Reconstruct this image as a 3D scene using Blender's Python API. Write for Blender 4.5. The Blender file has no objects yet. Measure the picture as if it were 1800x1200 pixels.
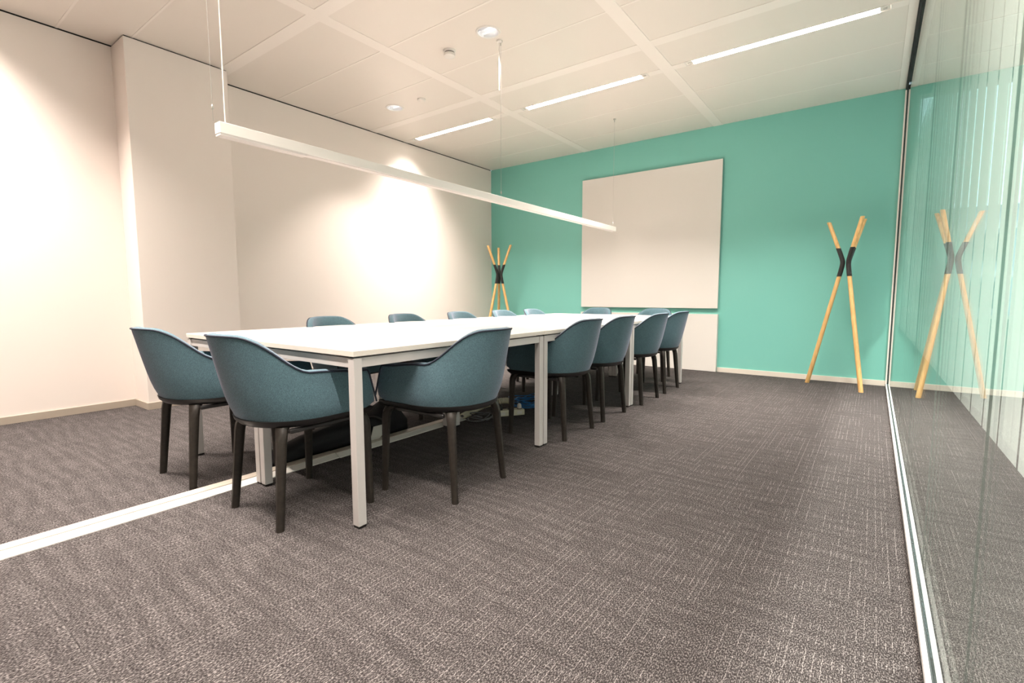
import bpy, bmesh, math, random
from mathutils import Matrix, Vector
random.seed(7)
S = bpy.context.scene
C = S.collection
PI = math.pi

# ---------------------------------------------------------------- camera / world / light settings
F_PX, YAW, PITCH, ROLL, CAM_H = 855.95, 0.6368, -0.0919, -0.0017, 0.9518
def make_camera():
    cy, sy, cp, sp = math.cos(YAW), math.sin(YAW), math.cos(PITCH), math.sin(PITCH)
    fwd = Vector((-sy*cp, cy*cp, sp)); right = Vector((cy, sy, 0)); up = right.cross(fwd)
    r2 = right*math.cos(ROLL) + up*math.sin(ROLL); u2 = up*math.cos(ROLL) - right*math.sin(ROLL)
    m = Matrix((r2, u2, -fwd)).transposed().to_4x4()
    m.translation = (0, 0, CAM_H)
    cd = bpy.data.cameras.new('camera'); cd.sensor_width = 36; cd.lens = 36*F_PX/1800; cd.clip_start = .02
    co = bpy.data.objects.new('camera', cd); C.objects.link(co); co.matrix_world = m
    S.camera = co
make_camera()
S.view_settings.view_transform = 'Standard'; S.view_settings.look = 'None'
S.view_settings.gamma = 1; S.view_settings.use_curve_mapping = False
S.view_settings.exposure = 0.10
SKY_COL, SKY_STR = (.72, .87, 1.0), 4.0
W_STRIP = 94.0          # watts of each linear ceiling light
W_DOWN = 20.0           # watts of each downlight
W_CORR = 165.0           # watts of each added fill light behind the glass
WARM = (1.0, .89, .80)
w = bpy.data.worlds.new('sky'); S.world = w; w.use_nodes = True
w.node_tree.nodes['Background'].inputs[0].default_value = (*SKY_COL, 1)
w.node_tree.nodes['Background'].inputs[1].default_value = SKY_STR

# ---------------------------------------------------------------- room dimensions (metres, from the photo's perspective)
HC, D, XL, XG = 3.027, 6.462, -5.204, 0.168
XP, YP0, YP1 = -4.901, 1.438, 2.217        # pier on the left wall
YB = -1.6                                   # wall behind the camera
XC = 2.3                                    # far side of the space behind the glass
ZT, T0, TL = 0.738, 1.164, 1.40             # tables
XT0, XT1, XT2 = -3.265, -2.4535, -1.642

# ---------------------------------------------------------------- helpers
def mat(name, col, rough=.5, metal=0, spec=.5, **kw):
    m = bpy.data.materials.new(name); m.use_nodes = True
    b = m.node_tree.nodes['Principled BSDF']
    b.inputs['Base Color'].default_value = (*col, 1); b.inputs['Roughness'].default_value = rough
    b.inputs['Metallic'].default_value = metal; b.inputs['Specular IOR Level'].default_value = spec
    for k, v in kw.items(): b.inputs[k.replace('_', ' ')].default_value = v
    return m
class NT:
    def __init__(s, m): s.t = m.node_tree; s.n = s.t.nodes
    def node(s, typ, **kw):
        n = s.n.new(typ)
        for k, v in kw.items(): setattr(n, k, v)
        return n
    def link(s, a, b): s.t.links.new(a, b)
    def math(s, op, a, b=None, c=None):
        n = s.node('ShaderNodeMath', operation=op)
        for i, v in enumerate((a, b, c)):
            if v is None: continue
            if isinstance(v, (int, float)): n.inputs[i].default_value = v
            else: s.link(v, n.inputs[i])
        return n.outputs[0]
def speckle(m, scale, lo, hi, bump=0, detail=3, bscale=None):
    """melange: mixes two shades of the material's colour by fine noise, optional bump"""
    n = NT(m); b = n.n['Principled BSDF']; col = b.inputs['Base Color'].default_value[:3]
    tc = n.node('ShaderNodeTexCoord'); nz = n.node('ShaderNodeTexNoise'); nz.inputs['Scale'].default_value = scale
    nz.inputs['Detail'].default_value = detail; n.link(tc.outputs['Object'], nz.inputs['Vector'])
    r = n.node('ShaderNodeValToRGB'); r.color_ramp.elements[0].position = .35; r.color_ramp.elements[1].position = .65
    r.color_ramp.elements[0].color = (*[c*lo for c in col], 1); r.color_ramp.elements[1].color = (*[min(1, c*hi) for c in col], 1)
    n.link(nz.outputs['Fac'], r.inputs[0]); n.link(r.outputs[0], b.inputs['Base Color'])
    if bump:
        bp = n.node('ShaderNodeBump'); bp.inputs['Strength'].default_value = bump; bp.inputs['Distance'].default_value = .002
        n.link(nz.outputs['Fac'], bp.inputs['Height']); n.link(bp.outputs[0], b.inputs['Normal'])
    return m
def emis(name, col, strength):
    m = mat(name, (.9, .9, .9), .4); b = m.node_tree.nodes['Principled BSDF']
    b.inputs['Emission Color'].default_value = (*col, 1); b.inputs['Emission Strength'].default_value = strength
    return m
def obj(name, me, parent=None, loc=None, rot=None):
    o = bpy.data.objects.new(name, me); C.objects.link(o)
    if parent is not None: o.parent = parent
    if loc: o.location = loc
    if rot: o.rotation_euler = rot
    return o
def thing(name, label, cat, loc=(0, 0, 0), rotz=0, group=None):
    o = bpy.data.objects.new(name, None); C.objects.link(o); o.empty_display_size = .1
    o.location = loc; o.rotation_euler = (0, 0, rotz); o['label'] = label; o['category'] = cat
    if group: o['group'] = group
    return o
def struct(name, me=None, loc=(0, 0, 0)):
    o = obj(name, me, None, loc); o['kind'] = 'structure'; return o
def mesh(name, bm, m, smooth=False):
    bmesh.ops.recalc_face_normals(bm, faces=bm.faces)
    me = bpy.data.meshes.new(name); bm.to_mesh(me); bm.free()
    for x in (m if isinstance(m, (list, tuple)) else [m]): me.materials.append(x)
    if smooth:
        for p in me.polygons: p.use_smooth = True
        if smooth is not True: me.set_sharp_from_angle(angle=math.radians(smooth))
    return me
def add_box(bm, x0, x1, y0, y1, z0, z1, bev=0, seg=1):
    t = bmesh.new()
    bmesh.ops.create_cube(t, size=1)
    bmesh.ops.transform(t, matrix=Matrix.Translation(((x0+x1)/2, (y0+y1)/2, (z0+z1)/2)) @ Matrix.Diagonal((x1-x0, y1-y0, z1-z0, 1)), verts=t.verts)
    if bev: bmesh.ops.bevel(t, geom=list(t.edges), offset=bev, segments=seg, affect='EDGES', profile=.6)
    join(bm, t)
def join(bm, t):
    mp = {v: bm.verts.new(v.co) for v in t.verts}
    for f in t.faces:
        nf = bm.faces.new([mp[v] for v in f.verts]); nf.material_index = f.material_index
    t.free()
def box(x0, x1, y0, y1, z0, z1, m, bev=0, name='box', seg=1):
    bm = bmesh.new(); add_box(bm, x0, x1, y0, y1, z0, z1, bev, seg); return mesh(name, bm, m)
def loft(bm, rings, closed=True, cap=True):
    """rings: list of lists of points (same length)"""
    vs = [[bm.verts.new(p) for p in r] for r in rings]; n = len(rings[0])
    for a, b in zip(vs, vs[1:]):
        for i in range(n if closed else n-1):
            j = (i+1) % n; bm.faces.new((a[i], a[j], b[j], b[i]))
    if cap: bm.faces.new(vs[0][::-1]); bm.faces.new(vs[-1])
    return vs
def frame_at(t):
    t = t.normalized(); a = Vector((0, 0, 1)) if abs(t.z) < .95 else Vector((1, 0, 0))
    u = t.cross(a).normalized(); return u, t.cross(u).normalized()
def add_tube(bm, pts, r, n=8, cap=True):
    pts = [Vector(p) for p in pts]; rings = []; u = None
    for i, p in enumerate(pts):
        t = (pts[min(i+1, len(pts)-1)] - pts[max(i-1, 0)]).normalized()
        if u is None: u, v = frame_at(t)
        else:
            u = (u - t*u.dot(t)).normalized(); v = t.cross(u).normalized()
        rr = r[i] if isinstance(r, (list, tuple)) else r
        rings.append([p + (u*math.cos(2*PI*k/n) + v*math.sin(2*PI*k/n))*rr for k in range(n)])
    loft(bm, rings, True, cap)
def tube(pts, r, m, n=8, name='tube'):
    bm = bmesh.new(); add_tube(bm, pts, r, n); return mesh(name, bm, m, 50)
def lathe(prof, m, n=32, name='lathe', cap=True):
    """prof: list of (radius, z)"""
    bm = bmesh.new()
    loft(bm, [[(r*math.cos(2*PI*k/n), r*math.sin(2*PI*k/n), z) for k in range(n)] for r, z in prof], True, cap)
    return mesh(name, bm, m, 40)
def smooth_curve(pts, n=8):
    """Catmull-Rom through points"""
    P = [Vector(p) for p in pts]; P = [2*P[0]-P[1]] + P + [2*P[-1]-P[-2]]; out = []
    for i in range(1, len(P)-2):
        for k in range(n):
            t = k/n; a, b, c, d = P[i-1:i+3]
            out.append(.5*((2*b) + (c-a)*t + (2*a-5*b+4*c-d)*t*t + (3*b-3*c+d-a)*t**3))
    out.append(P[-2]); return out
def dup(root, loc, rotz, label):
    r = root.copy(); C.objects.link(r); r.location = loc; r.rotation_euler = (0, 0, rotz); r['label'] = label
    for ch in list(root.children):
        c = ch.copy(); C.objects.link(c); c.parent = r
        for g in ch.children:
            d = g.copy(); C.objects.link(d); d.parent = c
    return r

# ---------------------------------------------------------------- materials
def paint(name, col, rough=.55, spec=.3):
    m = mat(name, col, rough, 0, spec); n = NT(m); b = n.n['Principled BSDF']
    tc = n.node('ShaderNodeTexCoord'); nz = n.node('ShaderNodeTexNoise'); nz.inputs['Scale'].default_value = 260
    n.link(tc.outputs['Object'], nz.inputs['Vector'])
    bp = n.node('ShaderNodeBump'); bp.inputs['Strength'].default_value = .06; bp.inputs['Distance'].default_value = .001
    n.link(nz.outputs['Fac'], bp.inputs['Height']); n.link(bp.outputs[0], b.inputs['Normal'])
    return m
M_WALL = paint('cream_wall_paint', (.84, .763, .712), .5)
M_TEAL = paint('teal_wall_paint', (.205, .550, .480), .45, .4)
M_GREYWALL = paint('pale_grey_paint', (.55, .60, .58), .6)
M_FACADE = paint('dark_grey_paint', (.16, .20, .20), .6)
M_PANEL = mat('ceiling_panel_enamel', (.82, .758, .70), .32, 0, .5)
M_BAND = mat('ceiling_band_enamel', (.90, .84, .79), .38, 0, .5)
M_DARK = mat('black_shadow_gap', (.015, .014, .013), .8)
M_ALU = mat('brushed_aluminium', (.78, .77, .75), .28, 1.0)
M_RAIL = mat('white_rail', (.90, .88, .87), .4)
M_SKIRT = mat('beige_skirting', (.42, .36, .295), .45)
M_SKIRT2 = mat('pale_skirting', (.74, .68, .60), .4)
M_TABLE = mat('white_laminate', (.70, .655, .62), .35, 0, .4)
M_EDGE = mat('tabletop_edge_band', (.66, .61, .55), .45)
M_STEEL = mat('silver_powder_coat', (.52, .49, .475), .38, .05)
M_BLACK = mat('black_plastic', (.012, .011, .011), .38)
M_LEG = speckle(mat('charcoal_brown_leg', (.021, .0165, .013), .5, 0, .35), 60, .8, 1.2)
M_FABRIC = speckle(mat('blue_grey_wool', (.078, .142, .168), .9, 0, .2, Sheen_Weight=.4, Sheen_Roughness=.45), 430, .6, 1.45, .4, 3)
M_FABRIC.node_tree.nodes['Principled BSDF'].inputs['Sheen Tint'].default_value = (.88, .76, 1.0, 1)
M_PIPE = mat('navy_piping', (.012, .018, .035), .7)
M_WHITE = mat('white_enamel', (.82, .79, .75), .35)
M_BOARD = mat('white_board_glass', (.755, .73, .69), .12, 0, .5)
M_BOXW = mat('white_cabinet_lacquer', (.76, .73, .69), .45)
M_WIRE = mat('steel_wire', (.55, .53, .50), .35, .8)
M_CORD = mat('clear_power_cord', (.78, .72, .66), .35)
M_BAG = speckle(mat('black_nylon', (.006, .006, .008), .75), 300, .6, 1.5, .3)
M_TAG = mat('white_fabric_label', (.62, .60, .55), .7)
M_SPIRAL = mat('cream_cable_wrap', (.58, .55, .42), .5)
M_BLUE = mat('blue_patch_cable', (.02, .16, .42), .4)
M_GREYC = mat('grey_cable', (.10, .10, .11), .5)
M_DUCT = mat('white_duct_plastic', (.80, .765, .72), .35)
M_JOINT = mat('clear_joint_silicone', (.16, .20, .185), .4)
M_SEAL = mat('dark_silicone', (.03, .04, .04), .5)
M_LAMPGLOW = emis('lit_lamp_diffuser', (1, .97, .93), 8)
M_PENDGLOW = emis('pendant_diffuser', (1, .93, .86), .06)
M_PENDGLOW.node_tree.nodes['Principled BSDF'].inputs['Base Color'].default_value = (.60, .56, .53, 1)
M_REFL = mat('bright_reflector', (.70, .70, .71), .35, .0)
def wood():
    m = mat('pale_ash_wood', (.72, .44, .17), .42); n = NT(m); b = n.n['Principled BSDF']
    tc = n.node('ShaderNodeTexCoord'); mp = n.node('ShaderNodeMapping'); mp.inputs['Scale'].default_value = (45, 45, 3)
    nz = n.node('ShaderNodeTexNoise'); nz.inputs['Scale'].default_value = 1.5; nz.inputs['Detail'].default_value = 4
    n.link(tc.outputs['Object'], mp.inputs[0]); n.link(mp.outputs[0], nz.inputs['Vector'])
    r = n.node('ShaderNodeValToRGB'); r.color_ramp.elements[0].position = .3; r.color_ramp.elements[1].position = .7
    r.color_ramp.elements[0].color = (.60, .335, .12, 1); r.color_ramp.elements[1].color = (.80, .52, .22, 1)
    n.link(nz.outputs['Fac'], r.inputs[0]); n.link(r.outputs[0], b.inputs['Base Color']); return m
M_WOOD = wood()
def carpet():
    m = mat('woven_carpet', (.1, .09, .085), .95, 0, .1); n = NT(m); b = n.n['Principled BSDF']
    g = n.node('ShaderNodeNewGeometry'); oi = n.node('ShaderNodeObjectInfo'); s = n.node('ShaderNodeSeparateXYZ')
    n.link(g.outputs['Position'], s.inputs[0]); x, y = s.outputs[0], s.outputs[1]
    yo = n.math('ADD', y, n.math('MULTIPLY', oi.outputs['Random'], 37.0))
    xs = n.math('DIVIDE', x, .0215); cell = n.math('FLOOR', xs); fr = n.math('FRACT', xs)
    def noise(vx, vy, scale=1, detail=0):
        cb = n.node('ShaderNodeCombineXYZ')
        for i, v in enumerate((vx, vy)):
            if isinstance(v, (int, float)): cb.inputs[i].default_value = v
            else: n.link(v, cb.inputs[i])
        nz = n.node('ShaderNodeTexNoise', noise_dimensions='2D'); nz.inputs['Scale'].default_value = scale; nz.inputs['Detail'].default_value = detail
        n.link(cb.outputs[0], nz.inputs['Vector']); return nz.outputs['Fac']
    wn = n.node('ShaderNodeTexWhiteNoise', noise_dimensions='1D'); n.link(cell, wn.inputs['W'])
    # light yarn: thin line in each column, broken into dashes that line up in loose cross rows
    cen = n.math('ADD', .3, n.math('MULTIPLY', wn.outputs[0], .4))
    wob = n.math('MULTIPLY', n.math('SUBTRACT', noise(n.math('MULTIPLY', cell, 3.7), n.math('MULTIPLY', yo, 60)), .5), .10)
    dist = n.math('ABSOLUTE', n.math('SUBTRACT', fr, n.math('ADD', cen, wob)))
    line = n.math('SUBTRACT', 1, n.math('SMOOTH_MIN', n.math('DIVIDE', dist, .07), 1, .1))
    line = n.math('MAXIMUM', line, 0)
    dash = noise(n.math('MULTIPLY', cell, 17.3), n.math('MULTIPLY', yo, 16))
    longd = noise(n.math('MULTIPLY', cell, 7.9), n.math('MULTIPLY', yo, 2.2))
    row = noise(n.math('MULTIPLY', x, 4), n.math('MULTIPLY', yo, 24))
    ph = n.math('ADD', n.math('MULTIPLY', y, 2*PI/.066), n.math('MULTIPLY', noise(n.math('MULTIPLY', x, 1.3), n.math('MULTIPLY', y, 2.2), 1, 2), 16.0))
    band = n.math('SINE', ph)
    sel = n.math('ADD', n.math('MULTIPLY', band, .10), n.math('ADD', n.math('ADD', n.math('MULTIPLY', dash, .75), n.math('MULTIPLY', longd, .85)), n.math('MULTIPLY', row, .8)))
    on = n.node('ShaderNodeMapRange', interpolation_type='SMOOTHSTEP'); n.link(sel, on.inputs[0])
    on.inputs[1].default_value = 1.10; on.inputs[2].default_value = 1.38
    lines = n.math('MULTIPLY', line, on.outputs[0])
    # fine loops: short flecks stretched along the yarn
    fleck = noise(n.math('MULTIPLY', x, 330), n.math('MULTIPLY', yo, 150), 1, 2)
    fl = n.node('ShaderNodeMapRange', interpolation_type='SMOOTHSTEP'); n.link(fleck, fl.inputs[0]); fl.inputs[1].default_value = .36; fl.inputs[2].default_value = .70
    mott = noise(n.math('MULTIPLY', x, 9), n.math('MULTIPLY', yo, 14), 1, 3)
    v = n.math('ADD', n.math('MULTIPLY', fl.outputs[0], .62), n.math('MULTIPLY', lines, .52))
    v = n.math('ADD', v, n.math('MULTIPLY', n.math('SUBTRACT', mott, .5), .10))
    v = n.math('ADD', v, n.math('MULTIPLY', n.math('ADD', n.math('SUBTRACT', row, .5), n.math('MULTIPLY', band, .30)), .07))
    r = n.node('ShaderNodeValToRGB'); e = r.color_ramp.elements
    e[0].position = 0; e[0].color = (.024, .0205, .0198, 1); e[1].position = 1; e[1].color = (.32, .292, .283, 1)
    k = e.new(.35); k.color = (.069, .0615, .0615, 1)
    n.link(v, r.inputs[0]); n.link(r.outputs[0], b.inputs['Base Color'])
    bp = n.node('ShaderNodeBump'); bp.inputs['Strength'].default_value = .6; bp.inputs['Distance'].default_value = .003
    n.link(v, bp.inputs['Height']); n.link(bp.outputs[0], b.inputs['Normal'])
    return m
M_CARPET = carpet()
def glass():
    """thin sheet: straight-through tint plus Fresnel reflection on each face"""
    m = bpy.data.materials.new('clear_green_glass'); m.use_nodes = True; n = NT(m); n.n.clear()
    out = n.node('ShaderNodeOutputMaterial'); mx = n.node('ShaderNodeMixShader'); tr = n.node('ShaderNodeBsdfTransparent')
    gl = n.node('ShaderNodeBsdfGlossy'); gl.inputs['Roughness'].default_value = 0; gl.inputs['Color'].default_value = (.96, 1, .98, 1)
    tr.inputs['Color'].default_value = (.965, .985, .975, 1)
    g = n.node('ShaderNodeNewGeometry'); fr = n.node('ShaderNodeFresnel')
    ior = n.math('SUBTRACT', 1.52, n.math('MULTIPLY', g.outputs['Backfacing'], 1.52-1/1.52)); n.link(ior, fr.inputs['IOR'])
    n.link(fr.outputs[0], mx.inputs[0]); n.link(tr.outputs[0], mx.inputs[1]); n.link(gl.outputs[0], mx.inputs[2]); n.link(mx.outputs[0], out.inputs[0])
    return m
M_GLASS = glass()
def film():
    m = bpy.data.materials.new('frosted_privacy_film'); m.use_nodes = True; n = NT(m); n.n.clear()
    out = n.node('ShaderNodeOutputMaterial'); a = n.node('ShaderNodeMixShader'); b = n.node('ShaderNodeMixShader')
    d = n.node('ShaderNodeBsdfDiffuse'); t = n.node('ShaderNodeBsdfTranslucent'); tr = n.node('ShaderNodeBsdfTransparent')
    d.inputs[0].default_value = t.inputs[0].default_value = (.92, .945, .93, 1)
    a.inputs[0].default_value = .6; b.inputs[0].default_value = .02
    n.link(d.outputs[0], a.inputs[1]); n.link(t.outputs[0], a.inputs[2]); n.link(a.outputs[0], b.inputs[1]); n.link(tr.outputs[0], b.inputs[2]); n.link(b.outputs[0], out.inputs[0])
    return m
M_FILM = film()

# ---------------------------------------------------------------- setting: floor of carpet tiles
floor = struct('floor', box(XL-.2, XC+.2, YB-.2, D+.2, -.12, -.006, M_DARK))
TS = .5
tx = [XL + .304]                      # tile lines in x
while tx[-1] > XL: tx.append(tx[-1]-TS)
tx = sorted(tx)
while tx[-1] < XG-.02: tx.append(tx[-1]+TS)
ty = [YB-.1]
while ty[-1] < D: ty.append(ty[-1]+TS)
tcache = {}
def carpet_tile(x0, x1, y0, y1):
    sx, sy = round(x1-x0, 4), round(y1-y0, 4)
    if sx < .02 or sy < .02: return
    if (sx, sy) not in tcache:
        g = .0003; tcache[(sx, sy)] = box(g, sx-g, g, sy-g, -.006, 0, M_CARPET, 0, 'carpet_tile')
    obj('carpet_tile', tcache[(sx, sy)], floor, (x0, y0, 0))
def tiles(xa, xb):
    for a, b in zip(tx2, tx2[1:]):
        a2, b2 = max(a, xa), min(b, xb)
        if b2-a2 < .02: continue
        for c, d in zip(ty, ty[1:]): carpet_tile(a2, b2, max(c, YB), min(d, D))
tx2 = tx + [tx[-1]+TS*k for k in range(1, 7)]
tiles(XL, XG-.018); tiles(XG+.02, XC)

# ---------------------------------------------------------------- walls
GAP = .006
def wall(name, x0, x1, y0, y1, m): return struct(name, box(x0, x1, y0, y1, 0, HC-GAP, m))
bmw = bmesh.new(); add_box(bmw, XL-.2, XL, YB-.2, D+.2, -.02, HC-GAP); add_box(bmw, XL, XP, YP0, YP1, 0, HC-GAP, .002)
wl = struct('wall_left', mesh('wall_left', bmw, M_WALL))
gap = bmesh.new()                                          # dark shadow gap above the walls
add_box(gap, XL-.15, XL-.006, YB, D, HC-GAP, HC+.03)
add_box(gap, XL-.006, XP-.006, YP0+.006, YP1-.006, HC-GAP, HC+.03)
obj('shadow_gap', mesh('shadow_gap', gap, M_DARK), wl)
wf = struct('wall_far', box(XL, XG, D, D+.2, -.02, HC+.03, M_TEAL))
struct('wall_back', box(XL-.2, XC+.2, YB-.2, YB, -.02, HC+.1, M_WALL))
struct('wall_corridor', box(XC, XC+.2, YB, D+.2, -.02, HC+.1, M_GREYWALL))
# facade wall with the window behind the glass partition
WX0, WX1, WZ0, WZ1 = .245, 2.2, .73, 2.955
wb = bmesh.new()
add_box(wb, XG, WX0, D, D+.2, -.02, HC+.03); add_box(wb, WX1, XC, D, D+.2, -.02, HC+.03)
add_box(wb, WX0, WX1, D, D+.2, -.02, WZ0); add_box(wb, WX0, WX1, D, D+.2, WZ1, HC+.03)
struct('wall_facade', mesh('wall_facade', wb, M_FACADE))
win = bmesh.new()
for a, b, c, d in ((WX0, WX1, WZ0, WZ0+.03), (WX0, WX1, WZ1-.03, WZ1), (WX0, WX0+.03, WZ0+.03, WZ1-.03), (WX1-.03, WX1, WZ0+.03, WZ1-.03), (WX0+.97, WX0+1.01, WZ0+.03, WZ1-.03)):
    add_box(win, a, b, D+.05, D+.10, c, d, .003)
wn = struct('window_1', mesh('window_frame', win, M_ALU))
obj('pane', box(WX0+.03, WX0+.97, D+.07, D+.078, WZ0+.03, WZ1-.03, M_GLASS), wn)
obj('pane', box(WX0+1.01, WX1-.03, D+.07, D+.078, WZ0+.03, WZ1-.03, M_GLASS), wn)
# skirtings
SK = .058
bl = bmesh.new()
add_box(bl, XL, XL+.012, YB, YP0, 0, SK, .001); add_box(bl, XL, XP+.012, YP0-.012, YP0, 0, SK, .001)
add_box(bl, XP, XP+.012, YP0, YP1, 0, SK, .001); add_box(bl, XL, XP+.012, YP1, YP1+.012, 0, SK, .001); add_box(bl, XL, XL+.012, YP1+.012, D-.012, 0, SK, .001)
struct('baseboard_left', mesh('baseboard_left', bl, M_SKIRT))
bf = bmesh.new(); add_box(bf, XL, -3.48, D-.012, D, 0, SK, .001); add_box(bf, -1.545, XG-.02, D-.012, D, 0, SK, .001)
struct('baseboard_far', mesh('baseboard_far', bf, M_SKIRT2))

# ---------------------------------------------------------------- ceiling
ceil = struct('ceiling', box(XL-.2, XC+.2, YB-.2, D+.2, HC+.12, HC+.2, M_DARK))
XB = [-3.43, -1.635]; BW = .055                              # centre lines of the broad bands along the room
YBD = [.33, 2.21, 4.09]; LY = [.49, 4.62]; LW = .042          # cross bands, light bands
JT = [-1.0, -.3, 1.10, 1.50, 2.84, 3.455, 5.29, 5.925]          # thin joints
cuts = sorted([(y-BW, y+BW, 'band') for y in YBD[1:]] + [(y-LW, y+LW, 'light') for y in LY] + [(y-.008, y+.008, 'thin') for y in JT])
XSEG = [(XL+.006, XB[0]-BW), (XB[0]+BW, XB[1]-BW), (XB[1]+BW, XG-.075), (XG+.04, XC)]
for x in XB: obj('ceiling_band', box(x-BW, x+BW, YB, D, HC, HC+.05, M_BAND, .001), ceil)
obj('ceiling_band', box(XG-.075, XG-.018, YB, D, HC, HC+.05, M_BAND, .001), ceil)
DOWN = [(-2.556, 3.146), (-4.364, 3.730)]
DR = .088
def panel(x0, x1, y0, y1):
    holes = [(a, b) for a, b in DOWN if x0 < a < x1 and y0 < b < y1]
    z0, z1 = HC+.003, HC+.03
    px0, px1, py0, py1 = x0, x1, y0, y1
    if not holes: obj('ceiling_panel', box(px0, px1, py0, py1, z0, z1, M_PANEL, .001), ceil); return
    bm = bmesh.new(); E = []
    def loop(ps):
        vs = [bm.verts.new((a, b, z0)) for a, b in ps]
        for i in range(len(vs)): E.append(bm.edges.new((vs[i], vs[(i+1) % len(vs)])))
    loop([(px0, py0), (px1, py0), (px1, py1), (px0, py1)])
    for a, b in holes: loop([(a+DR*math.cos(k*PI/16), b+DR*math.sin(k*PI/16)) for k in range(32)])
    bmesh.ops.triangle_fill(bm, edges=E, use_beauty=True)
    r = bmesh.ops.extrude_face_region(bm, geom=list(bm.faces))
    bmesh.ops.translate(bm, vec=(0, 0, z1-z0), verts=[v for v in r['geom'] if isinstance(v, bmesh.types.BMVert)])
    obj('ceiling_panel', mesh('ceiling_panel', bm, M_PANEL), ceil)
ex = panel
LIGHTX = [(-5.045, -3.665), (-3.272, -1.815), (-1.475, -.005)]
for i, (x0, x1) in enumerate(XSEG):
    y = YB
    for a, b, k in cuts:
        if a > y+.01: ex(x0, x1, y, a)
        y = b
        xa = x0
        if k == 'light' and i < 3:
            l0, l1 = LIGHTX[i]
            if l0-x0 > .01: obj('ceiling_band', box(x0, l0, a, b, HC, HC+.03, M_BAND, .001), ceil)
            if x1-l1 > .01: obj('ceiling_band', box(l1, x1, a, b, HC, HC+.03, M_BAND, .001), ceil)
        else: obj('ceiling_band' if k != 'thin' else 'ceiling_joint', box(xa, x1, a, b, HC+(.001 if k == 'thin' else 0), HC+.03, M_BAND, .0005), ceil)
    ex(x0, x1, y, D)

# ---------------------------------------------------------------- glass partition on the right
wr = struct('wall_right')
YJ = [YB, -.62, .27, 1.155, 1.985, 2.95, 3.85, 4.72, 5.6, D-.02]
for a, b in zip(YJ, YJ[1:]): obj('pane', box(XG, XG+.008, a+.0006, b-.0006, .006, HC-.008, M_GLASS), wr)
for y in YJ[1:-1]: obj('joint_seal', box(XG+.002, XG+.006, y-.0005, y+.0005, .02, HC-.02, M_JOINT), wr)
obj('bottom_rail', box(XG-.017, XG-.0055, YB, D-.013, 0, .024, M_RAIL, .0015), wr)
obj('bottom_rail', box(XG+.0125, XG+.022, YB, D-.013, 0, .012, M_SEAL, .0015), wr)
obj('rail_gasket', box(XG-.0055, XG-.0005, YB, D-.013, 0, .018, M_SEAL), wr)
obj('top_rail', box(XG-.017, XG-.001, YB, D, HC-.022, HC+.03, M_DARK, .001), wr)
obj('top_rail', box(XG+.011, XG+.030, YB, D, HC-.022, HC+.03, M_DARK, .001), wr)
obj('end_profile', box(XG-.020, XG-.007, D-.022, D, .024, HC-.022, M_BAND, .001), wr)
obj('end_gasket', box(XG-.007, XG-.001, D-.022, D, .024, HC-.022, M_DARK), wr)
fm = box(0, .0002, .006, .136, .703, 1.975, M_FILM, 0, 'film_strip')
y = .982-.142*18
while y < D-.15:
    if y > YB: obj('film_strip', fm, wr, (XG+.0112, y, 0))
    y += .142

# ---------------------------------------------------------------- outside the window
bld = thing('office_building', 'pale office block with rows of dark windows seen through the window beyond the glass wall', 'building', (6, 46, -8))
obj('facade', box(-22, 26, 0, 10, -6, 15, mat('pale_render', (.55, .58, .60), .7)), bld)
wm = box(-1.1, 1.1, -.12, .05, 0, 1.8, mat('dark_window_glass', (.05, .07, .09), .15), .02, 'window')
for r in range(5):
    for c in range(9): obj('window', wm, bld, (-14+c*3.4, 0, -1.5+r*3.2))
for r in range(6): obj('floor_slab', box(-22, 26, -.35, 0, -2.6+r*3.2, -2.2+r*3.2, M_BAND), bld)
struct('ground', box(-60, 60, D+.4, 90, -14.4, -14, mat('paving', (.3, .31, .3), .9)))

# ---------------------------------------------------------------- ceiling lights
M_LAMPCAP = mat('light_end_cap', (.55, .52, .48), .4)
def strip_light(x0, x1, y, label):
    t = thing('linear_ceiling_light', label, 'ceiling light', ((x0+x1)/2, y, HC), 0, 'recessed linear lights in the ceiling')
    L = (x1-x0)/2 - .002; W = LW-.002
    bm = bmesh.new()
    for s in (-1, 1): add_box(bm, -L, L, s*W-.002, s*W+.002, -.001, .05)
    for s in (-1, 1): add_box(bm, s*L-.002, s*L+.002, -W, W, -.001, .05)
    add_box(bm, -L, L, -W, W, .05, .055)
    obj('housing', mesh('housing', bm, M_WHITE), t)
    obj('lamp_tube', box(-L+.07, L-.07, -W+.012, W-.012, .022, .03, M_LAMPGLOW), t)
    for s in (-1, 1):
        e = obj('end_plate', box(-.03, .03, -W+.004, W-.004, .004, .010, M_WHITE, .001), t, (s*(L-.035), 0, 0))
        obj('clip', box(-.012, .012, -.012, .012, 0, .004, M_LAMPCAP, .001), e)
    bm = bmesh.new(); n = 34
    for k in range(n):
        q = -L+.09 + (2*L-.18)*k/(n-1); add_box(bm, q-.0015, q+.0015, -W+.006, W-.006, .004, .018)
    obj('louvre', mesh('louvre', bm, M_WHITE), t)['kind'] = 'stuff'
    ld = bpy.data.lights.new('strip_lamp', 'AREA'); ld.shape = 'RECTANGLE'; ld.size = 2*L-.1; ld.size_y = .06
    ld.energy = W_STRIP; ld.color = WARM; ld.spread = math.radians(110)
    lo = bpy.data.objects.new('strip_lamp', ld); C.objects.link(lo); lo.parent = t; lo.location = (0, 0, .0195)
wh = ('whose end almost touches the left wall', 'in the middle above the table', 'beside the glass wall')
for j, yy in enumerate(LY):
    for i, (a, b) in enumerate(LIGHTX):
        strip_light(a, b, yy, ('recessed linear ceiling light in the row nearest the camera, ' if j == 0 else 'recessed linear ceiling light in the row towards the teal wall, ') + ('by the left wall', 'middle one', 'by the glass wall')[i])
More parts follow.
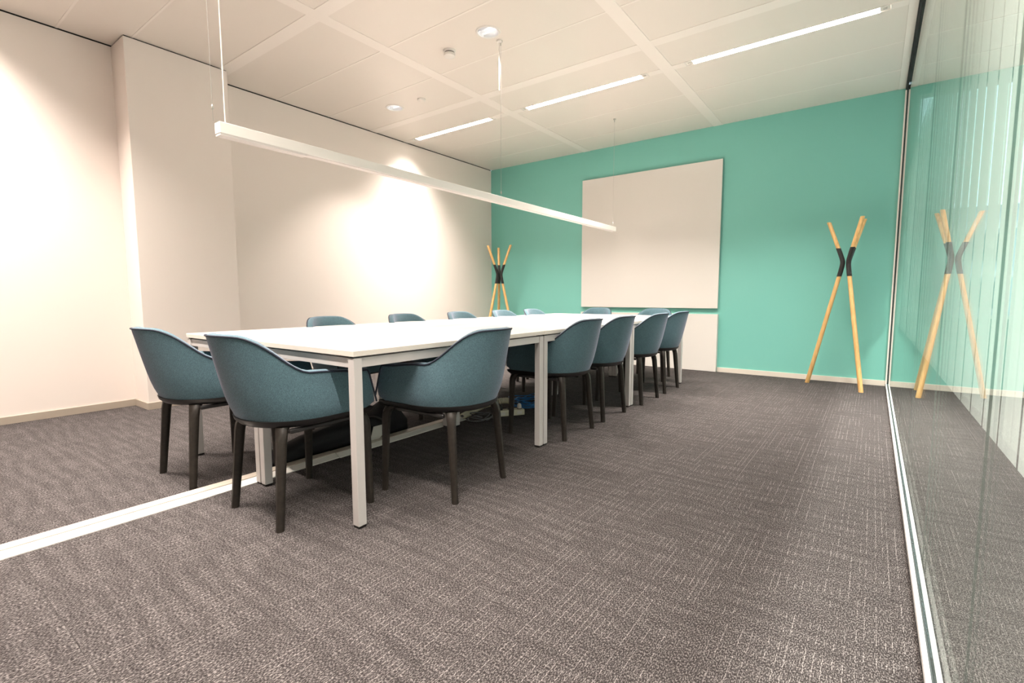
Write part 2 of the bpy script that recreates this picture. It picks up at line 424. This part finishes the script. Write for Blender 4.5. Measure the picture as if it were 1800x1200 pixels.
def downlight(x, y, label):
    t = thing('downlight', label, 'downlight', (x, y, HC), 0, 'round downlights in the ceiling')
    obj('trim_ring', lathe([(DR-.006, .004), (DR-.004, -.003), (DR+.008, -.003), (DR+.012, .003), (DR-.002, .0035)], M_WHITE, 40, 'trim_ring', False), t)
    obj('reflector', lathe([(DR-.005, .004), (DR-.012, .03), (DR-.028, .062), (.035, .085)], M_REFL, 40, 'reflector', False), t)
    obj('lamp', lathe([(.045, .08), (.044, .076), (.02, .070)], M_LAMPGLOW, 24, 'lamp'), t)
    for k in range(3):
        obj('louvre_blade', box(-.075, .075, -.001, .001, .014, .045, M_REFL), t, (0, -.035+.035*k, 0))
    ld = bpy.data.lights.new('downlight_lamp', 'SPOT'); ld.energy = W_DOWN*5; ld.color = WARM; ld.spot_size = math.radians(96); ld.spot_blend = .55; ld.shadow_soft_size = .015
    lo = bpy.data.objects.new('downlight_lamp', ld); C.objects.link(lo); lo.parent = t; lo.location = (0, 0, .008)
downlight(*DOWN[0], 'lit round downlight in the ceiling above the hanging lamp')
downlight(*DOWN[1], 'lit round downlight in the ceiling beside the left wall')
for i, yy in enumerate((1.0, 4.4)):                          # unseen square fill lights, added to brighten the film from behind
    t = thing('added_fill_light', ('added unseen square fill light behind the glass wall, nearer the camera', 'added unseen square fill light behind the glass wall, nearer the window')[i], 'ceiling light', (1.5, yy, HC))
    obj('frame', box(-.3, .3, -.3, .3, -.012, .003, M_WHITE, .002), t)
    obj('diffuser', box(-.27, .27, -.27, .27, -.015, -.012, M_PENDGLOW), t)
    ld = bpy.data.lights.new('fill_lamp', 'AREA'); ld.size = .54; ld.energy = W_CORR; ld.spread = math.radians(104); ld.color = (1, .95, .88)
    lo = bpy.data.objects.new('fill_lamp', ld); C.objects.link(lo); lo.parent = t; lo.location = (0, 0, -.02)
# smoke detector, sensor
t = thing('smoke_detector', 'white round smoke detector on the ceiling beside the lit downlight', 'smoke detector', (-3.006, 3.179, HC+.003))
obj('base', lathe([(.052, 0), (.052, -.012), (.046, -.014)], M_WHITE, 32), t)
obj('vent_ring', lathe([(.040, -.013), (.040, -.026)], mat('grey_slots', (.25, .23, .21), .6), 32), t)
obj('cover', lathe([(.044, -.024), (.048, -.028), (.047, -.046), (.036, -.054), (.012, -.056)], M_WHITE, 32), t)
t = thing('motion_sensor', 'small flat white round sensor on the ceiling near the left downlight', 'sensor', (-3.953, 3.744, HC+.003))
obj('base', lathe([(.043, 0), (.043, -.010), (.036, -.016)], M_WHITE, 32), t)
obj('lens', lathe([(.030, -.015), (.026, -.020), (.012, -.024)], M_BAND, 32), t)

# ---------------------------------------------------------------- hanging linear lamp
PX, PY0, PY1 = -2.56, 1.10, 5.535
t = thing('pendant_lamp', 'long thin white linear lamp hanging on wires above the white tables', 'pendant lamp', (PX, (PY0+PY1)/2, 1.72))
LH = (PY1-PY0)/2
obj('body', box(-.027, .027, -LH, LH, .010, .062, M_WHITE, .0015), t)
obj('diffuser', box(-.022, .022, -LH+.445, LH-.01, .006, .012, M_PENDGLOW), t)
obj('diffuser', box(-.025, .025, -LH+.002, -LH+.445, -.001, .011, M_PENDGLOW, .001), t)
for k, yy in enumerate((1.118, 3.312, 5.498)):
    q = yy-(PY0+PY1)/2
    obj('suspension_wire', tube([(0, q-.035 if k == 0 else q, .062), (0, q-.035 if k == 0 else q, HC-1.72)], .0011, M_WIRE, 6), t)
    obj('gripper', lathe([(.003, 0), (.005, .003), (.005, .016), (.002, .022)], M_WIRE, 12), t, (0, q-.035 if k == 0 else q, .092 if k else .115))
    obj('ceiling_mount', lathe([(.016, HC-1.72+.002), (.016, HC-1.72-.006), (.006, HC-1.72-.010), (.005, HC-1.72-.035)], M_WIRE, 16), t, (0, q-.035 if k == 0 else q, 0))
    if k < 2:
        cord = obj('power_cord', tube([(.0, q+.02, .062), (.0, q+.02, HC-1.72)] if k == 0 else [(-.004, q-.014, .92), (-.004, q-.014, HC-1.72)], .0034, M_CORD, 8), t)
        obj('cord_cap', lathe([(.022, HC-1.72+.002), (.022, HC-1.72-.010), (.008, HC-1.72-.016)], M_WHITE, 20), t, (0, q+.02, 0) if k == 0 else (-.004, q-.014, 0))
# ---------------------------------------------------------------- white board and low panel on the teal wall
t = thing('whiteboard', 'large frameless white board hung on the teal wall', 'whiteboard', (-2.515, D, .80))
obj('board', box(-.957, .957, -.046, -.022, 0, 1.815, M_BOARD, .002, 'board', 2), t)
for z in (.25, 1.5): obj('mounting_rail', box(-.85, .85, -.022, 0, z, z+.06, M_ALU), t)
t = thing('low_cabinet', 'low plain white cabinet against the teal wall under the white board', 'cabinet', (-2.51, D-.004, 0))
obj('front_panel', box(-.96, .96, -.055, -.035, .004, .715, M_BOXW, .0015), t)
obj('top_panel', box(-.96, .96, -.055, 0, .715, .727, M_BOXW, .001), t)
for s in (-1, 1): obj('side_panel', box(s*.955-.005, s*.955+.005, -.035, 0, .004, .715, M_BOXW), t)
obj('plinth', box(-.95, .95, -.034, -.002, 0, .004, M_BLACK), t)

# ---------------------------------------------------------------- tables
def make_table(loc, label):
    t = thing('meeting_table', label, 'table', loc, 0, 'white tables pushed together into one meeting table')
    w2, l2 = (XT2-XT1)/2-.001, TL/2-.001
    bm = bmesh.new(); add_box(bm, -w2, w2, -l2, l2, ZT-.024, ZT, .0015)
    bm.normal_update()
    for f in bm.faces:
        if abs(f.normal.z) < .5: f.material_index = 1
    obj('tabletop', mesh('tabletop', bm, [M_TABLE, M_EDGE]), t)
    LG = .040; ins = .004
    lm = box(-LG/2, LG/2, -LG/2, LG/2, .010, ZT-.031, M_STEEL, .002, 'leg')
    fm = box(-LG/2+.002, LG/2-.002, -LG/2+.002, LG/2-.002, 0, .010, M_BLACK, .001, 'foot')
    sp = box(-LG/2+.006, LG/2-.006, -LG/2+.006, LG/2-.006, ZT-.031, ZT-.024, M_BLACK, 0, 'spacer')
    for sx in (-1, 1):
        for sy in (-1, 1):
            l = obj('leg', lm, t, (sx*(w2-LG/2-ins), sy*(l2-LG/2-ins), 0)); obj('foot', fm, l); obj('spacer', sp, l)
    for s in (-1, 1):
        obj('rail', box(-w2+LG+ins, w2-LG-ins, -.015, .015, ZT-.071, ZT-.031, M_STEEL, .001), t, (0, s*(l2-LG/2-ins), 0))
        obj('rail', box(-.015, .015, -l2+LG+ins, l2-LG-ins, ZT-.071, ZT-.031, M_STEEL, .001), t, (s*(w2-LG/2-ins), 0, 0))
    return t
cx = ((XT0+XT1)/2, (XT1+XT2)/2); cyy = [T0+TL*(k+.5) for k in range(3)]
t0 = make_table((cx[1], cyy[0], 0), 'white table with silver legs at the near right corner of the group')
for (i, k, lab) in ((0, 0, 'white table with silver legs at the near left corner of the group'), (1, 1, 'white table with silver legs, middle one on the glass wall side'),
                    (0, 1, 'white table with silver legs, middle one on the left wall side'), (1, 2, 'white table with silver legs at the end by the white board, glass wall side'),
                    (0, 2, 'white table with silver legs at the far end in the left wall row')):
    dup(t0, (cx[i], cyy[k], 0), 0, lab)

# ---------------------------------------------------------------- upholstered armchair (local +y = front)
ZB, ZTOP = .445, .803
def plan(t, wv, yf, y0, yb, n=2.5):
    """t in [-1,1] along the U, right front -> back -> left front"""
    s = abs(t); sg = 1 if t >= 0 else -1
    a = .30                                       # share of straight arm
    if s > 1-a: x, y = wv, y0 + (yf-y0)*(s-(1-a))/a
    else:
        ph = s/(1-a)*PI/2                         # 0 at the back centre
        x = wv*abs(math.sin(ph))**(2/n); y = y0 - (y0-yb)*abs(math.cos(ph))**(2/n)
    return Vector((sg*x, y, 0))
def bot(t): return plan(t, .258, .246, .02, -.252, 2.15)
def top(t): return plan(t, .240, .160, -.04, -.338, 2.0)
def at_h(t, z):
    f = (z-ZB)/(ZTOP-ZB); return bot(t).lerp(top(t), f)
def out_n(t, z):
    d = at_h(min(1, t+.01), z) - at_h(max(-1, t-.01), z); d.z = 0; d.normalize(); return Vector((-d.y, d.x, 0))*-1
def sst(a, b, x):
    x = max(0, min(1, (x-a)/(b-a))); return x*x*(3-2*x)
def ztop(t):
    z = ZTOP
    for _ in range(8):
        y = at_h(t, z).y
        z = .648 + (.798-.648)*(1-sst(-.305, -.068, y)) - .022*sst(-.07, .2, y) + .007*(1-sst(-.345, -.25, y))
    return z
def zbot(t): return ZB + .022*sst(.90, 1.0, abs(t))**2
def ring(t, shrink=0, push=0):
    zt, zb = ztop(t), zbot(t); P = []; K = 8; T = .034
    for k in range(K+1):
        f = k/K; z = zb + (zt-.006-zb)*f
        P.append(at_h(t, z) + out_n(t, z)*(.007 - .018*(1-f)**6) + Vector((0, 0, z)))
    n = out_n(t, zt); o = at_h(t, zt)
    P.append(o - n*.004 + Vector((0, 0, zt))); P.append(o - n*T*.5 + Vector((0, 0, zt+.003))); P.append(o - n*(T-.005) + Vector((0, 0, zt-.001)))
    for k in range(K, -1, -1):
        f = k/K; z = zb + .012 + (zt-.010-zb-.012)*f
        P.append(at_h(t, z) - out_n(t, z)*(T + .014*(1-f)) + Vector((0, 0, z)))
    if shrink:
        c = sum(P, Vector())/len(P); d = at_h(1, .5)-at_h(.97, .5)
        dv = Vector((0, 1, 0))
        P = [p.lerp(Vector((c.x + (p.x-c.x)*.0, p.y, c.z+(p.z-c.z)*.96)), shrink) + dv*push for p in P]
    return P
def make_chair(label):
    t = thing('armchair', label, 'chair', (0, 0, 0), 0, 'blue-grey armchairs around the meeting table')
    bm = bmesh.new(); N = 56
    rings = [ring(-1, .75, .010), ring(-1, .35, .006)] + [ring(-1+2*k/N) for k in range(N+1)] + [ring(1, .35, .006), ring(1, .75, .010)]
    loft(bm, rings, True, True)
    obj('shell', mesh('shell', bm, M_FABRIC, 55), t)
    pts = []
    for k in range(N+1):
        u = -1+2*k/N; z = ztop(u); n = out_n(u, z); pts.append(at_h(u, z) + n*.007 + Vector((0, 0, z-.005)))
    a, b = pts[0], pts[-1]
    def front_edge(s):
        L = []
        for k in range(1, 9):
            z = ztop(1)-.004 - (ztop(1)-.008-zbot(1))*k/8; L.append(at_h(s, z) + out_n(s, z)*.007 + Vector((0, .004, z)))
        return L
    pts = front_edge(-1)[::-1] + pts + front_edge(1)
    obj('piping', tube(pts, .0042, M_PIPE, 8, 'piping'), t)
    def outline(ins, z, fr):
        L = []
        for k in range(N+1):
            u = -1+2*k/N; p = at_h(u, ZB) - out_n(u, ZB)*ins; L.append(Vector((p.x, min(p.y, fr), z)))
        for k in range(1, 8):
            q = k/8; p = L[N].lerp(L[0], q); L.append(Vector((p.x, fr + .012*math.sin(PI*q), z)))
        return L
    bm = bmesh.new(); loft(bm, [outline(.040, .430, .235), outline(.034, .470, .242), outline(.038, .486, .238), outline(.07, .492, .21)])
    obj('seat', mesh('seat', bm, M_FABRIC, 60), t)
    bm = bmesh.new(); loft(bm, [outline(.050, .412, .190), outline(.022, .418, .215), outline(.008, .432, .228), outline(.003, .447, .234)])
    obj('base_plate', mesh('base_plate', bm, M_BLACK, 60), t)
    def rr(cx, cy, z, sx, sy):
        q = .32; return [Vector((cx+sx*a, cy+sy*b, z)) for a, b in ((-.5, -.5+q), (-.5+q, -.5), (.5-q, -.5), (.5, -.5+q), (.5, .5-q), (.5-q, .5), (-.5+q, .5), (-.5, .5-q))]
    for sx in (-1, 1):
        for back in (True, False):
            bx, by, ux, uy = (.196, -.200, .176, -.165) if back else (.256, .200, .238, .196)
            bm = bmesh.new()
            R = []
            for z, s, pull in ((0, 0, 0), (.12, .2, 0), (.26, .5, 0), (.36, .78, 0), (.392, .95, .004), (.408, 1.3, .012), (.420, 2.0, .022)):
                f = z/.42; X = bx+(ux-bx)*f-pull; Y = by+(uy-by)*f+(pull if back else -pull)*.8
                R.append(rr(sx*X, Y, z, .029+.016*s, .032+.014*s))
            loft(bm, R); obj('leg', mesh('leg', bm, M_LEG, 45), t)
    for s in (-1, 1): obj('frame_rail', box(s*.205-.011, s*.205+.011, -.15, .18, .396, .414, M_BLACK, .004), t)
    return t
ch = make_chair('')
CH = [(-2.862, 1.140, 0, 'armchair at the near end of the tables, left one, apart from the left wall'),
      (-2.090, 1.170, 0, 'armchair at the near end, largest in view, back to the camera'),
      (-1.715, 1.775, 93, 'armchair on the glass wall side beside the first table, nearest the camera'),
      (-1.795, 2.936, 90, 'armchair on the glass wall side just past the first pair of table legs'),
      (-1.805, 3.530, 90, 'armchair third from the camera along the glass wall side'),
      (-1.790, 4.255, 90, 'armchair fourth from the camera along the glass wall side'),
      (-1.800, 4.880, 90, 'last armchair on the glass wall side, in front of the low white cabinet'),
      (-3.010, 2.110, -90, 'armchair nearest the camera on the left wall side'),
      (-2.990, 2.830, -90, 'armchair second from the camera on the left wall side'),
      (-2.980, 3.525, -90, 'armchair third from the camera on the left wall side'),
      (-2.975, 4.200, -90, 'armchair on the left wall side in front of the left coat stand'),
      (-2.970, 4.780, -90, 'last armchair on the left wall side, its top against the teal wall'),
      (-2.870, 5.520, 180, 'armchair at the far table end below the white board\'s left half'),
      (-2.105, 5.520, 180, 'armchair at the far table end below the white board\'s right half')]
for i, (x, y, a, lab) in enumerate(CH):
    lab = 'blue-grey ' + lab
    if i == 0: ch.location = (x, y, 0); ch.rotation_euler = (0, 0, math.radians(a)); ch['label'] = lab
    else: dup(ch, (x, y, 0), math.radians(a), lab)

# ---------------------------------------------------------------- coat stands: three bent poles, black sleeves where they meet
def coat_stand(cxy, az, rb, rt, label):
    t = thing('coat_stand', label, 'coat stand', (cxy[0], cxy[1], 0), 0, 'three-pole wooden coat stands')
    for i, a in enumerate(az):
        d = Vector((math.cos(a), math.sin(a), 0)); r0 = .020
        b0 = d*rb[i]; k0 = d*.026
        lo = lambda z: b0.lerp(k0, z/1.30) + Vector((0, 0, z))
        e = d*rt[i]; hi = lambda z: k0.lerp(e, (z-1.30)/.43) + Vector((0, 0, z))
        # keep feet flat on the carpet
        p = obj('pole', None, t) if False else None
        bm = bmesh.new(); n = 12
        def sec(c, r): return [c + Vector((r*math.cos(2*PI*k/n), r*math.sin(2*PI*k/n), 0)) for k in range(n)]
        loft(bm, [sec(lo(0), .021), sec(lo(.004), .022), sec(lo(.6), .0215), sec(lo(1.165), .020)])
        loft(bm, [sec(hi(1.435), .020), sec(hi(1.715+.012*i), .0195), sec(hi(1.722+.012*i), .017)])
        po = obj('pole', mesh('pole', bm, M_WOOD, 40), t)
        cur = smooth_curve([lo(1.155), lo(1.22), k0*1.25 + Vector((0, 0, 1.30)), hi(1.375), hi(1.445)], 6)
        bm = bmesh.new(); loft(bm, [sec(c, .0225) for c in cur])
        obj('sleeve', mesh('sleeve', bm, M_BLACK, 40), po)['label'] = 'black sleeve at the bend'
c = Vector((-.245, 6.125))
az = [math.atan2(6.222-c.y, -.545-c.x), math.atan2(5.885-c.y, -.050-c.x), math.atan2(6.375-c.y, -.06-c.x)]
coat_stand(c, az, [.312, .308, .305], [.185, .185, .215], 'pale wooden three-pole coat stand by the glass wall on the right')
q = math.atan2(.79, -.61)
coat_stand((-4.735, 6.07), [q+.08, q+2*PI/3+.02, q-2*PI/3+.1], [.30, .31, .31], [.13, .20, .19], 'pale wooden three-pole coat stand in the far left corner')

# ---------------------------------------------------------------- floor duct, cables and bag under the tables
t = thing('cable_duct', 'low white cable duct on the carpet running under the tables', 'cable duct', (-2.5, 0, 0))
M_LID = mat('cream_duct_lid', (.52, .46, .39), .45)
def duct(y0, y1, dx):
    bm = bmesh.new(); pr = [(0, 0), (0, .004), (-.042, .019), (-.100, .019), (-.100, 0)]
    loft(bm, [[Vector((a+dx, y, b)) for a, b in pr] for y in (y0, y1)]); return mesh('duct_section', bm, M_DUCT)
for y0, y1, dx in ((YB+.02, 1.655, 0), (1.658, 2.77, .006)):
    d = obj('duct_section', duct(y0, y1, dx), t)
    obj('lid', box(-.100+dx, -.042+dx, y0, y1, .019, .024, M_LID, .001), d)
sp = thing('cable_sleeve', 'cream spiral sleeve bundling cables at the end of the floor duct', 'cable sleeve', (-2.53, 2.76, 0))
cv = smooth_curve([(0, 0, .02), (0, .1, .035), (-.01, .22, .05), (.02, .33, .07), (.08, .42, .085), (.15, .45, .085)], 8)
obj('cable', tube(cv, .014, M_GREYC, 8), sp)
bm = bmesh.new()
hel = []
Lc = len(cv)
for k in range(330):
    f = k/329*(Lc-1.001); i = int(f); p = cv[i].lerp(cv[i+1], f-i); tg = (cv[i+1]-cv[i]); u, v = frame_at(tg); a = k*.62
    hel.append(p + (u*math.cos(a)+v*math.sin(a))*.020)
add_tube(bm, hel, .0072, 5); obj('spiral_wrap', mesh('spiral_wrap', bm, M_SPIRAL, 60), sp)
ps = thing('power_strip', 'cream multi-socket power strip with plugs on the carpet under the table', 'power strip', (-2.30, 3.08, 0), math.radians(-35))
obj('body', box(-.035, .035, -.115, .115, .004, .052, M_SPIRAL, .008, 'body', 2), ps)
for k in range(3):
    s = obj('socket', lathe([(.020, .052), (.020, .055), (.017, .055), (.017, .053)], M_BLACK, 20, 'socket'), ps, (0, -.08+.08*k, 0))
    if k != 1: obj('plug', lathe([(.016, .055), (.018, .06), (.016, .085), (.008, .095)], M_TAG if k else M_BLACK, 16, 'plug'), ps, (0, -.08+.08*k, 0))
for k in range(3): obj('switch', box(.036, .0375, -.09+.07*k, -.05+.07*k, .015, .040, M_TAG, .0005), ps)
random.seed(3)
def coil(name, label, loc, r, n, m, th, flat=1.0):
    pts = []; c = Vector(loc)
    for k in range(n*12):
        a = 2*PI*k/12; rr = r*(1+.22*math.sin(k*.37)+.1*random.uniform(-1, 1)); tilt = .28*math.sin(k*.11)
        pts.append(c + Vector((rr*math.cos(a)*.75 + .03*math.sin(k*.05), rr*math.sin(a), th + .035*(k/(n*12)) + max(0, tilt*rr*math.sin(a+.6)) )))
    bm = bmesh.new(); add_tube(bm, smooth_curve(pts, 3), th, 6)
    o = obj(name, mesh(name, bm, m, 60)); o['label'] = label; o['category'] = 'cable'; return o
coil('network_cable', 'coiled blue network cable on the carpet under the table', (-2.42, 3.52, 0), .17, 8, M_BLUE, .0035)
coil('power_cable', 'loose dark grey cable loops on the carpet beside the power strip', (-2.42, 2.83, 0), .10, 4, M_GREYC, .004)
# long black bag lying behind the duct
bg = thing('black_bag', 'long black fabric bag with white label lying behind the floor duct under the table', 'bag', (-2.695, 1.33, 0))
bm = bmesh.new(); R = []
prof = [(0, .03, .02), (.03, .08, .075), (.2, .10, .125), (.42, .11, .155), (.55, .115, .165), (.72, .12, .18), (.82, .13, .23), (.9, .12, .20), (.97, .08, .10), (1.0, .03, .03)]
for k, (yy, hw, hh) in enumerate(prof):
    rg = []
    for i in range(14):
        a = 2*PI*i/14; cxx, cz = math.cos(a), math.sin(a)
        rg.append(Vector((hw*.75*math.copysign(abs(cxx)**.7, cxx) + .012*math.sin(k*2.3+i), yy, max(0.0, hh/2 + hh/2*math.copysign(abs(cz)**.7, cz) + .006*math.sin(i*1.7+k)*(cz > -.3)))))
    R.append(rg)
loft(bm, R); obj('bag_body', mesh('bag_body', bm, M_BAG, 70), bg)
obj('strap', tube(smooth_curve([(.05, .62, .16), (.10, .66, .165), (.108, .72, .13), (.10, .75, .08)], 6), .006, M_BLACK, 6), bg)
bm = bmesh.new(); loft(bm, [[Vector(p) for p in r] for r in ([(.118, .575, .016), (.118, .665, .016), (.120, .665, .017), (.120, .575, .017)], [(.13, .60, .040), (.13, .69, .040), (.132, .69, .041), (.132, .60, .041)], [(.108, .64, .105), (.108, .73, .105), (.110, .73, .106), (.110, .64, .106)])])
tg = obj('label_tag', mesh('label_tag', bm, M_TAG), bg); tg['label'] = 'white printed care label'
